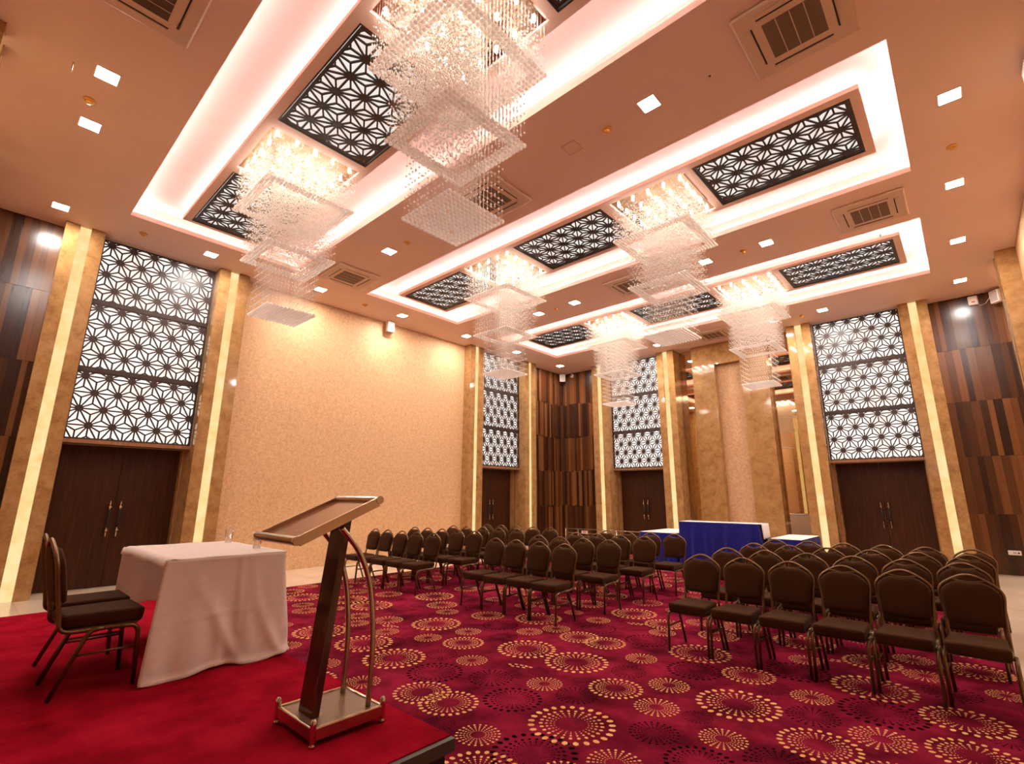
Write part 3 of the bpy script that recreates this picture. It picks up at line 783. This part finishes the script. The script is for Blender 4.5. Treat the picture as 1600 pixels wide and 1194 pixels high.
# ------------------------------------------------------------------ chairs
def lean(z): return .43 + .19*(z-.45)
def chair_meshes():
    d = {}
    W = .198
    # seat cushion: rounded slab with a rolled front
    mb = MB(); nx, ny = 8, 9
    top = []
    def sz(x, y):
        ex = abs(x)/W; ey = abs((y-.205)/.215)
        return .455 + .018*(1-ex**4)*(1-ey**4)
    prof = [(-.014, .405, .90), (-.010, .385, .95), (-.018, .42, 1.0), (-.012, .448, .985), (.0, .458, .96)]
    ring = lambda ins, z: [( (W-ins)*sx, y_, z) for sx, y_ in ((-1, 0+ins), (1, 0+ins), (1, .425-ins), (-1, .425-ins))]
    me = MB().box(-W, W, -.014, .42, .374, .472).mesh('seat', M['fabric'])
    bm = bmesh.new(); bm.from_mesh(me)
    for v in bm.verts:
        if v.co.y > .2: v.co.x *= .90; 
        if v.co.y > .2 and v.co.z < .4: v.co.z += .015
        if v.co.z < .4: v.co.x *= .97; v.co.y = v.co.y + (.012 if v.co.y < .2 else -.008)
    bmesh.ops.bevel(bm, geom=list(bm.edges), offset=.028, segments=4, profile=.5, affect='EDGES', clamp_overlap=True)
    bm.to_mesh(me); bm.free(); me.polygons.foreach_set('use_smooth', [True]*len(me.polygons)); me.update(); d['seat'] = me
    me = MB().box(-.185, .185, .02, .40, .372, .388).mesh('seat_pan', M['bronze']); d['seat_pan'] = me
    # padded back following the frame outline, thicker in the middle
    half = [(.0, .535), (.12, .537), (.168, .548), (.182, .58), (.185, .65), (.193, .72), (.196, .765), (.190, .80), (.165, .830), (.125, .857), (.085, .876), (.045, .872), (.0, .866)]
    outline = half + [(-x, z) for x, z in reversed(half[1:-1])]
    cx, cz = 0.0, .71
    mb = MB(); n = len(outline)
    layers = [(-.012, .97), (-.030, .985), (-.043, .93), (-.050, .75), (-.053, .40)]
    back = [(.010, .97), (.016, .75), (.017, .4)]
    seq = list(reversed(back)) + layers
    vs = []
    for (t, s) in seq:
        for (x, z) in outline:
            zz = cz + (z-cz)*s
            vs.append((x*s, lean(zz) + t, zz))
    fs = []
    for i in range(len(seq)-1):
        for k in range(n): fs.append((i*n+k, i*n+(k+1) % n, (i+1)*n+(k+1) % n, (i+1)*n+k))
    fs.append(tuple(reversed(range(n)))); fs.append(tuple((len(seq)-1)*n+k for k in range(n)))
    mb.add(vs, fs, True); d['backrest'] = mb.mesh('backrest', M['fabric'])
    # tube frame round the back, hooking forward under the seat
    side = [(.188, .16, .375), (.188, .34, .368), (.188, .425, .385), (.186, lean(.46), .46), (.184, lean(.56), .56), (.190, lean(.66), .66), (.205, lean(.75), .75), (.204, lean(.80), .80), (.172, lean(.845), .845), (.10, lean(.892), .892), (.035, lean(.923), .923)]
    pts = side + [(-x, y, z) for x, y, z in reversed(side)]
    d['back_frame'] = MB().tube(rounded(pts, .045, 3), .0125, 8).mesh('back_frame', M['bronze'])
    d['handle_bar'] = MB().tube([(-.105, lean(.89)-.010, .886), (-.05, lean(.878)-.016, .876), (0, lean(.87)-.018, .870), (.05, lean(.878)-.016, .876), (.105, lean(.89)-.010, .886)], .006, 6).mesh('handle_bar', M['bronze'])
    d['front_leg'] = MB().tube(rounded([(0, .002, .001), (0, .02, .365), (0, .20, .375)], .05, 4), .0138, 8).mesh('leg', M['bronze'])
    d['rear_leg'] = MB().tube(rounded([(0, .20, .375), (0, .275, .372), (0, .42, .0055)], .05, 4), .0138, 8).mesh('leg', M['bronze'])
    d['stretcher'] = MB().tube([(0, .014, .235), (0, .325, .235)], .008, 6).mesh('stretcher', M['bronze'])
    return d
CM = chair_meshes()
def make_chair(loc, rz, lab, group):
    r = thing('banquet_chair', lab, 'chair', loc, rz, group)
    for k in ('seat', 'seat_pan', 'backrest', 'back_frame', 'handle_bar'): obj(k, CM[k], r)
    for s in (-1, 1):
        obj('leg', CM['front_leg'], r, (.207*s, 0, 0)); obj('leg', CM['rear_leg'], r, (.207*s, 0, 0)); obj('stretcher', CM['stretcher'], r, (.207*s, 0, 0))
    return r
ROWN = ['front row', 'second row', 'third row', 'back row']
cj = random.Random(11)
def block(name, n, rows, anchor):
    for j, (xs, y, tw) in enumerate(rows):
        for i in range(n):
            x = xs + i*.447 + cj.uniform(-.001, .001); yy = y + tw*(i/(n-1))**2 + cj.uniform(-.012, .012)
            if i == 0: pos = 'end chair by the %s' % anchor[0]
            elif i == n-1: pos = 'end chair by the %s' % anchor[1]
            else: pos = '%s chair from the %s' % (order[i], anchor[0])
            make_chair((x, yy, .0045), cj.uniform(-.006, .006) - tw*.25*(i/(n-1)), 'brown banquet chair, %s, %s of the %s' % (pos, ROWN[j], name), 'audience chairs, ' + name)
block('walkway block', 6, [(-2.385, 5.31, .13), (-2.44, 6.30, .15), (-2.40, 7.24, .18), (-2.37, 8.16, .20)], ('blue tables', 'walkway'))
block('middle block', 4, [(-5.605, 5.262, 0), (-5.50, 6.21, .02), (-5.43, 7.18, .03), (-5.34, 8.08, .05)], ('woven wall', 'blue table'))
block('wall block', 5, [(-8.88, 5.20, .03), (-8.80, 6.10, .05), (-8.62, 7.02, .10), (-8.42, 7.88, .06)], ('woven wall', 'middle aisle'))
ZS = .37
make_chair((-4.45, .975, ZS+.0005), math.pi + .02, 'brown banquet chair on the stage, nearer of two behind the white table', 'stage chairs')
make_chair((-4.945, .99, ZS+.0005), math.pi - .01, 'brown banquet chair on the stage, farther of two behind the white table', 'stage chairs')

# ------------------------------------------------------------------ stage
st = thing('stage', 'low stage covered in plain red carpet with dark edging', 'stage', (-4.78, .74, 0))
SX0, SX1, SY0, SY1 = -7.42, -2.165, -.455, 1.935
def spart(name, mb, mat):
    me = mb.mesh(name, mat); me.transform(Matrix.Translation((4.78, -.74, 0))); return obj(name, me, st)
spart('carpet_top', MB().box(SX0+.02, SX1-.022, SY0+.02, SY1-.004, ZS-.02, ZS), M['stage_red'])
spart('edging', MB().box(SX1-.02, SX1+.012, SY0, SY1, ZS-.065, ZS-.006), M['stage_trim'])
spart('edging', MB().box(SX0, SX1-.021, SY1-.003, SY1+.006, ZS-.065, ZS-.008), M['stage_red'])
spart('body', MB().box(SX0+.02, SX1-.03, SY0+.02, SY1-.03, 0.005, ZS-.021), M['stage_side'])

# ------------------------------------------------------------------ white stage table
def drape(path, zt, fn, nv=26):
    """path: list of (x, y, nx, ny); fn(s, v) -> (outward, along, z)"""
    mb = MB(); n = len(path); vs = []; fs = []
    for j in range(nv+1):
        v = j/nv
        for i, (x, y, nx, ny) in enumerate(path):
            o, al, z = fn(i/(n-1), v)
            vs.append((x + nx*o - ny*al, y + ny*o + nx*al, z))
    for j in range(nv):
        for i in range(n-1): fs.append((j*n+i, j*n+i+1, (j+1)*n+i+1, (j+1)*n+i))
    mb.add(vs, fs, True); return mb
def upath(pts, step=.02, rc=.03):
    """open path of outward normals along rounded corners; pts in order, outward to the right of travel"""
    out = []; P = [Vector((p[0], p[1], 0)) for p in pts]
    segs = []
    for i in range(len(P)-1):
        d = (P[i+1]-P[i]); L = d.length; d.normalize(); nrm = Vector((d.y, -d.x, 0))
        k = max(2, int(L/step))
        a = rc if i else 0; b = rc if i < len(P)-2 else 0
        for t in range(k+1):
            q = P[i] + d*(a + (L-a-b)*t/k); out.append((q.x, q.y, nrm.x, nrm.y))
        if i < len(P)-2:
            d2 = (P[i+2]-P[i+1]).normalized(); n2 = Vector((d2.y, -d2.x, 0)); c = P[i+1] - d*rc + d2*rc
            c = P[i+1] - d*rc - nrm*rc
            for t in range(1, 8):
                a_ = t/8; nn = (nrm*math.cos(a_*math.pi/2) + n2*math.sin(a_*math.pi/2)).normalized(); q = c + nn*rc
                out.append((q.x, q.y, nn.x, nn.y))
    return out
TXa, TXb, TYa, TYb, TZ = -5.60, -4.235, 1.062, 1.905, ZS+.755
tb = thing('folding_table', 'folding table hidden under the white cloth on the stage', 'table', (-4.92, 1.48, ZS))
def tpart(name, mb, mat):
    me = mb.mesh(name, mat); me.transform(Matrix.Translation((4.92, -1.48, -ZS))); return obj(name, me, tb)
tpart('table_top', MB().box(TXa+.02, TXb-.02, TYa+.02, TYb-.02, TZ-.04, TZ-.008), M['tabletop'])
for x in (TXa+.30, TXb-.12):
    for y in (TYa+.42, TYb-.12): tpart('leg', MB().tube([(x, y, ZS), (x, y, TZ-.04)], .015, 8), M['dark'])
path = upath([(TXb, TYa), (TXb, TYb), (TXa, TYb), (TXa, TYa)], .018, .03)
Ltot = (TYb-TYa)*2 + (TXb-TXa); s1 = (TYb-TYa)/Ltot
def cloth_fn(s, v):
    e = v*v*(3-2*v)
    fold = .010*math.sin(s*27+1.0) + .009*math.sin(s*71+2.2) + .006*math.sin(s*118)
    k = s/s1
    flare = .05 + .05*math.exp(-((k-.15)/.3)**2) + .05*math.exp(-((k-.72)/.12)**2)*v if k < 1 else .06
    o = .004 + flare*e*1.0 + fold*e
    if k < 1:
        cre = math.exp(-((v-.52+.05*(k-.5))/.012)**2)*.006 + math.exp(-((k-.56)/.02)**2)*.007*(1 if v < .75 else 0)
        o += cre + .012*math.sin(k*9+v*7)*v + .026*math.exp(-((k-(.16+.42*v))/.055)**2)*v + .022*math.exp(-((k-(.66+.26*v*v))/.045)**2)*v + .012*math.exp(-((k-(.34+.10*v))/.04)**2)*v
    drop = .742 + .010*math.sin(s*40) if s < .73 else .50 + .015*math.sin(s*60)
    if v > .96 and s < .73: o += .02*(v-.96)/.04
    al = (-.10*v*max(0, 1-k/.35)*.9) if k < .35 else 0
    return o, al, TZ - v*drop
mb = drape(path, TZ, cloth_fn, 40)
n0 = len(path)
top = MB(); gx, gy = 30, 20
tv = []
for j in range(gy+1):
    for i in range(gx+1):
        x = TXa-.004 + (TXb-TXa+.008)*i/gx; y = TYa + (TYb-TYa+.004)*j/gy
        edge = min(i, gx-i, gy-j, j)
        z = TZ + .0015*math.sin(x*21)*math.sin(y*17) + (.001 if edge else 0) - (0.012 if j == 0 else 0) + (.006*abs(math.sin(x*13)) if j < 2 else 0)
        tv.append((x, y, z))
top_f = [(j*(gx+1)+i, j*(gx+1)+i+1, (j+1)*(gx+1)+i+1, (j+1)*(gx+1)+i) for j in range(gy) for i in range(gx)]
# short rolled hem along the chair side
hem = []
for i in range(gx+1):
    x = TXa-.004 + (TXb-TXa+.008)*i/gx
    hem.append((x, TYa - .012, TZ - .035 - .02*abs(math.sin(x*5+1))))
tv += hem; b0 = (gx+1)*(gy+1)
top_f += [(b0+i, b0+i+1, i+1, i) for i in range(gx)]
mb.add(tv, top_f, True)
tc = build('tablecloth', mb, M['cloth'])
tag(tc, 'white creased tablecloth reaching the red stage, open towards the two chairs', 'tablecloth')
so = tc.modifiers.new('thickness', 'SOLIDIFY'); so.thickness = .003; so.offset = 1.0

def tumbler(loc, lab, lid):
    r = thing('drinking_glass', lab, 'glass', loc)
    mb = MB(); mb.lathe([(.030, 0), (.036, .125), (.0345, .125), (.0285, .008)], n=24)
    build('body', mb, M['glass'], r)
    if lid: build('coaster_lid', MB().lathe([(.047, .127), (.047, .133), (.044, .135)], n=24), M['white'], r)
    else: build('rim', MB().tube([(.0355*math.cos(k*math.pi/12), .0355*math.sin(k*math.pi/12), .1255) for k in range(25)], .0012, 6, False), M['chrome'], r)
tumbler((-5.36, 1.83, TZ+.004), 'empty clear tumbler on the white table, farther from the lectern', False)
tumbler((-4.60, 1.80, TZ+.004), 'clear tumbler covered with a pale coaster, beside the lectern top', True)

# ------------------------------------------------------------------ lectern
lc = thing('lectern', 'wood and chrome lectern with a slanted reading top at the stage edge', 'lectern', (-2.78, 1.57, ZS))
LI = Matrix.Translation((2.78, -1.57, -ZS))
def lpart(name, mb, mat, bev=0, parent=None):
    me = mb.mesh(name, mat); me.transform(LI)
    if bev: bevel(me, bev, 2, False)
    return obj(name, me, parent or lc)
bx0, bx1, by0, by1 = -2.975, -2.58, 1.38, 1.77
base = lpart('base_board', MB().box(bx0, bx1, by0, by1, ZS+.045, ZS+.078), M['lectbase'])
for (a, b, c_, d_) in ((bx0-.012, bx0+.008, by0, by1), (bx1-.008, bx1+.012, by0, by1), (bx0, bx1, by0-.012, by0+.008), (bx0, bx1, by1-.008, by1+.012)):
    lpart('base_rail', MB().box(a, b, c_, d_, ZS+.025, ZS+.086), M['steel'], .006, base)
for x in (bx0-.004, bx1+.004):
    for y in (by0-.004, by1+.004):
        lpart('foot', MB().lathe([(.017, 0), (.017, .012), (.011, .018), (.0155, .026), (.0155, .092), (.017, .104), (.014, .118), (.006, .126)], (x, y, ZS), 14), M['chrome'])
# slanted column board
mb = MB()
def colpt(u, t, z):                                   # u across, t thickness, z height
    k = (z-(ZS+.07))/(1.50-(ZS+.07)); return (u, 1.425 + k*.115 + t, z)
hw = .077
zA, zB = ZS+.07, 1.468
mb.add([colpt(-2.773-hw, 0, zA), colpt(-2.773+hw, 0, zA), colpt(-2.773+hw, .042, zA), colpt(-2.773-hw, .042, zA),
        colpt(-2.775-hw, 0, zB-.03), colpt(-2.775+hw, 0, zB-.03), colpt(-2.775+hw, .042, zB+.005), colpt(-2.775-hw, .042, zB+.005)],
       [(0,3,2,1),(4,5,6,7),(0,1,5,4),(1,2,6,5),(2,3,7,6),(3,0,4,7)])
lpart('column', mb, M['lectwood'], .004)
for x in (-2.90, -2.63):
    pts = [(x, 1.715, ZS+.08), (x, 1.722, .70), (x, 1.71, .90), (x, 1.672, 1.10), (x, 1.59, 1.27), (x, 1.47, 1.405)]
    P = []
    for i in range(len(pts)-1):
        for t in range(6):
            a = pts[max(i-1, 0)]; b = pts[i]; c_ = pts[i+1]; d_ = pts[min(i+2, len(pts)-1)]; u_ = t/6
            P.append(tuple(.5*((2*b[k]) + (-a[k]+c_[k])*u_ + (2*a[k]-5*b[k]+4*c_[k]-d_[k])*u_*u_ + (-a[k]+3*b[k]-3*c_[k]+d_[k])*u_**3) for k in range(3)))
    P.append(pts[-1])
    lpart('support_tube', MB().tube(P, .0155, 12), M['steel'])
# reading top: low tube by the speaker, high tube by the audience, rails between
lo, hi = Vector((0, 1.188, 1.352)), Vector((0, 1.655, 1.552))
dirv = (hi-lo).normalized(); nrm = Vector((0, -dirv.z, dirv.y))
tx0, tx1 = -3.04, -2.54
for nme, p in (('low_tube', lo), ('high_tube', hi)):
    lpart(nme, MB().tube([(tx0, p.y, p.z), (tx0+.02, p.y, p.z), (tx1-.02, p.y, p.z), (tx1, p.y, p.z)], .023, 18), M['steel'])
def slab(x0, x1, a0, a1, h0, h1):
    vs = []
    for h in (h0, h1):
        for (x, a) in ((x0, a0), (x1, a0), (x1, a1), (x0, a1)):
            q = lo + dirv*a + nrm*h; vs.append((x, q.y, q.z))
    return MB().add(vs, [(0,3,2,1),(4,5,6,7),(0,1,5,4),(1,2,6,5),(2,3,7,6),(3,0,4,7)])
LL = (hi-lo).length
lpart('reading_board', slab(tx0+.02, tx1-.02, .015, LL-.015, -.014, -.002), M['lectboard'])
lpart('side_rail', slab(tx1-.022, tx1-.004, .01, LL-.01, -.032, .018), M['steel'])
lpart('side_rail', slab(tx0+.004, tx0+.022, .01, LL-.01, -.032, .018), M['steel'])

# ------------------------------------------------------------------ blue tables by the end wall
def blue_table(x0, x1, y0, y1, zt, lab, clab_, over=None, seed=1):
    r = thing('skirted_table', lab, 'table', ((x0+x1)/2, (y0+y1)/2, 0), 0, 'blue skirted tables')
    inv = Matrix.Translation((-(x0+x1)/2, -(y0+y1)/2, 0))
    me = MB().box(x0+.01, x1-.01, y0+.01, y1-.01, zt-.03, zt-.004).mesh('table_top', M['tabletop']); me.transform(inv); obj('table_top', me, r)
    P3 = upath([((x0+x1)/2, y1), (x0, y1), (x0, y0), (x1, y0), (x1, y1), ((x0+x1)/2, y1)], .02, .02)
    cxm, cym = (x0+x1)/2, (y0+y1)/2
    P3 = [(a, b, nx if (nx*(a-cxm) + ny*(b-cym)) > 0 else -nx, ny if (nx*(a-cxm) + ny*(b-cym)) > 0 else -ny) for a, b, nx, ny in P3]
    Lq = (y1-y0)*2 + (x1-x0)*2
    rs_ = random.Random(seed); ph = [rs_.uniform(0, 6) for _ in range(3)]
    def fn(s, v):
        q = s*Lq
        o = .004 + (.012*math.sin(q*19+ph[0]) + .010*math.sin(q*31+ph[1]) + .006*math.sin(q*47+ph[2]))*min(1, v*3) + .02 + .03*v
        return o, 0, zt - .002 - v*(zt-.012)
    me = drape(P3, zt, fn, 10).mesh('skirt', M['blue']); me.transform(inv); obj('skirt', me, r)
    me = MB().box(x0+.02, x1-.02, y1+.078, y1+.083, zt-.70, zt-.01).mesh('back_drop', M['cloth_top']); me.transform(inv); obj('back_drop', me, r)
    mb = MB().box(x0-.01, x1+(.062 if zt > 1 else .01), y0-.012, y1+.01, zt+.002, zt+.006)
    t = build('tablecloth', mb, M['cloth_top']); tag(t, clab_, 'tablecloth')
blue_table(-5.055, -3.375, 11.27, 11.75, 1.022, 'tall counter table with a royal blue satin front', 'white cloth on the tall blue counter table, hanging over its end')
blue_table(-6.10, -5.215, 11.32, 12.85, .745, 'low blue skirted table beside the steel barrier', 'white cloth on the low blue table beside the barrier', seed=2)
blue_table(-3.19, -2.62, 11.35, 12.85, .745, 'low blue skirted table before the mirror and glowing pilaster', 'white cloth on the low blue table before the mirror', seed=3)
# white cloth end hanging off the tall table
mb = MB()
vs = []; fs = []
for j in range(9):
    for i in range(9):
        vs.append((-3.314 + .004*math.sin(i*1.3) + .02*j/8, 11.285 + .48*i/8, 1.027 - .30*j/8))
for j in range(8):
    for i in range(8): fs.append((j*9+i, j*9+i+1, (j+1)*9+i+1, (j+1)*9+i))
e_ = build('cloth_end', mb.add(vs, fs, True), M['cloth_top'], None)
tall_cloth = [o for o in bpy.data.objects if o.name.startswith('tablecloth') and 'tall blue counter' in o.get('label', '')][0]
e_.parent = tall_cloth
so = e_.modifiers.new('thickness', 'SOLIDIFY'); so.thickness = .004

# ------------------------------------------------------------------ steel barrier with a small notice
br = thing('steel_barrier', 'low steel rail barrier with a small white notice, behind the chairs', 'barrier', (-7.6, 12.4, 0))
for x in (-9.13, -8.68, -7.4, -6.20): build('post', MB().tube([(x+7.6, 0, .004), (x+7.6, 0, .655)], .016, 8), M['steel'], br)
for z in (.648, .531, .451): build('rail', MB().tube([(-1.53, 0, z), (1.40, 0, z)], .011, 8), M['steel'], br)
ntc = build('notice', MB().box(-.945, -.745, -.022, -.012, .525, .602), M['white'], br)
for (z, a, b) in ((.583, -.90, -.79), (.562, -.92, -.77), (.543, -.89, -.80)): build('notice_print', MB().box(a, b, -.0235, -.0215, z-.006, z+.006), M['signred'], ntc)
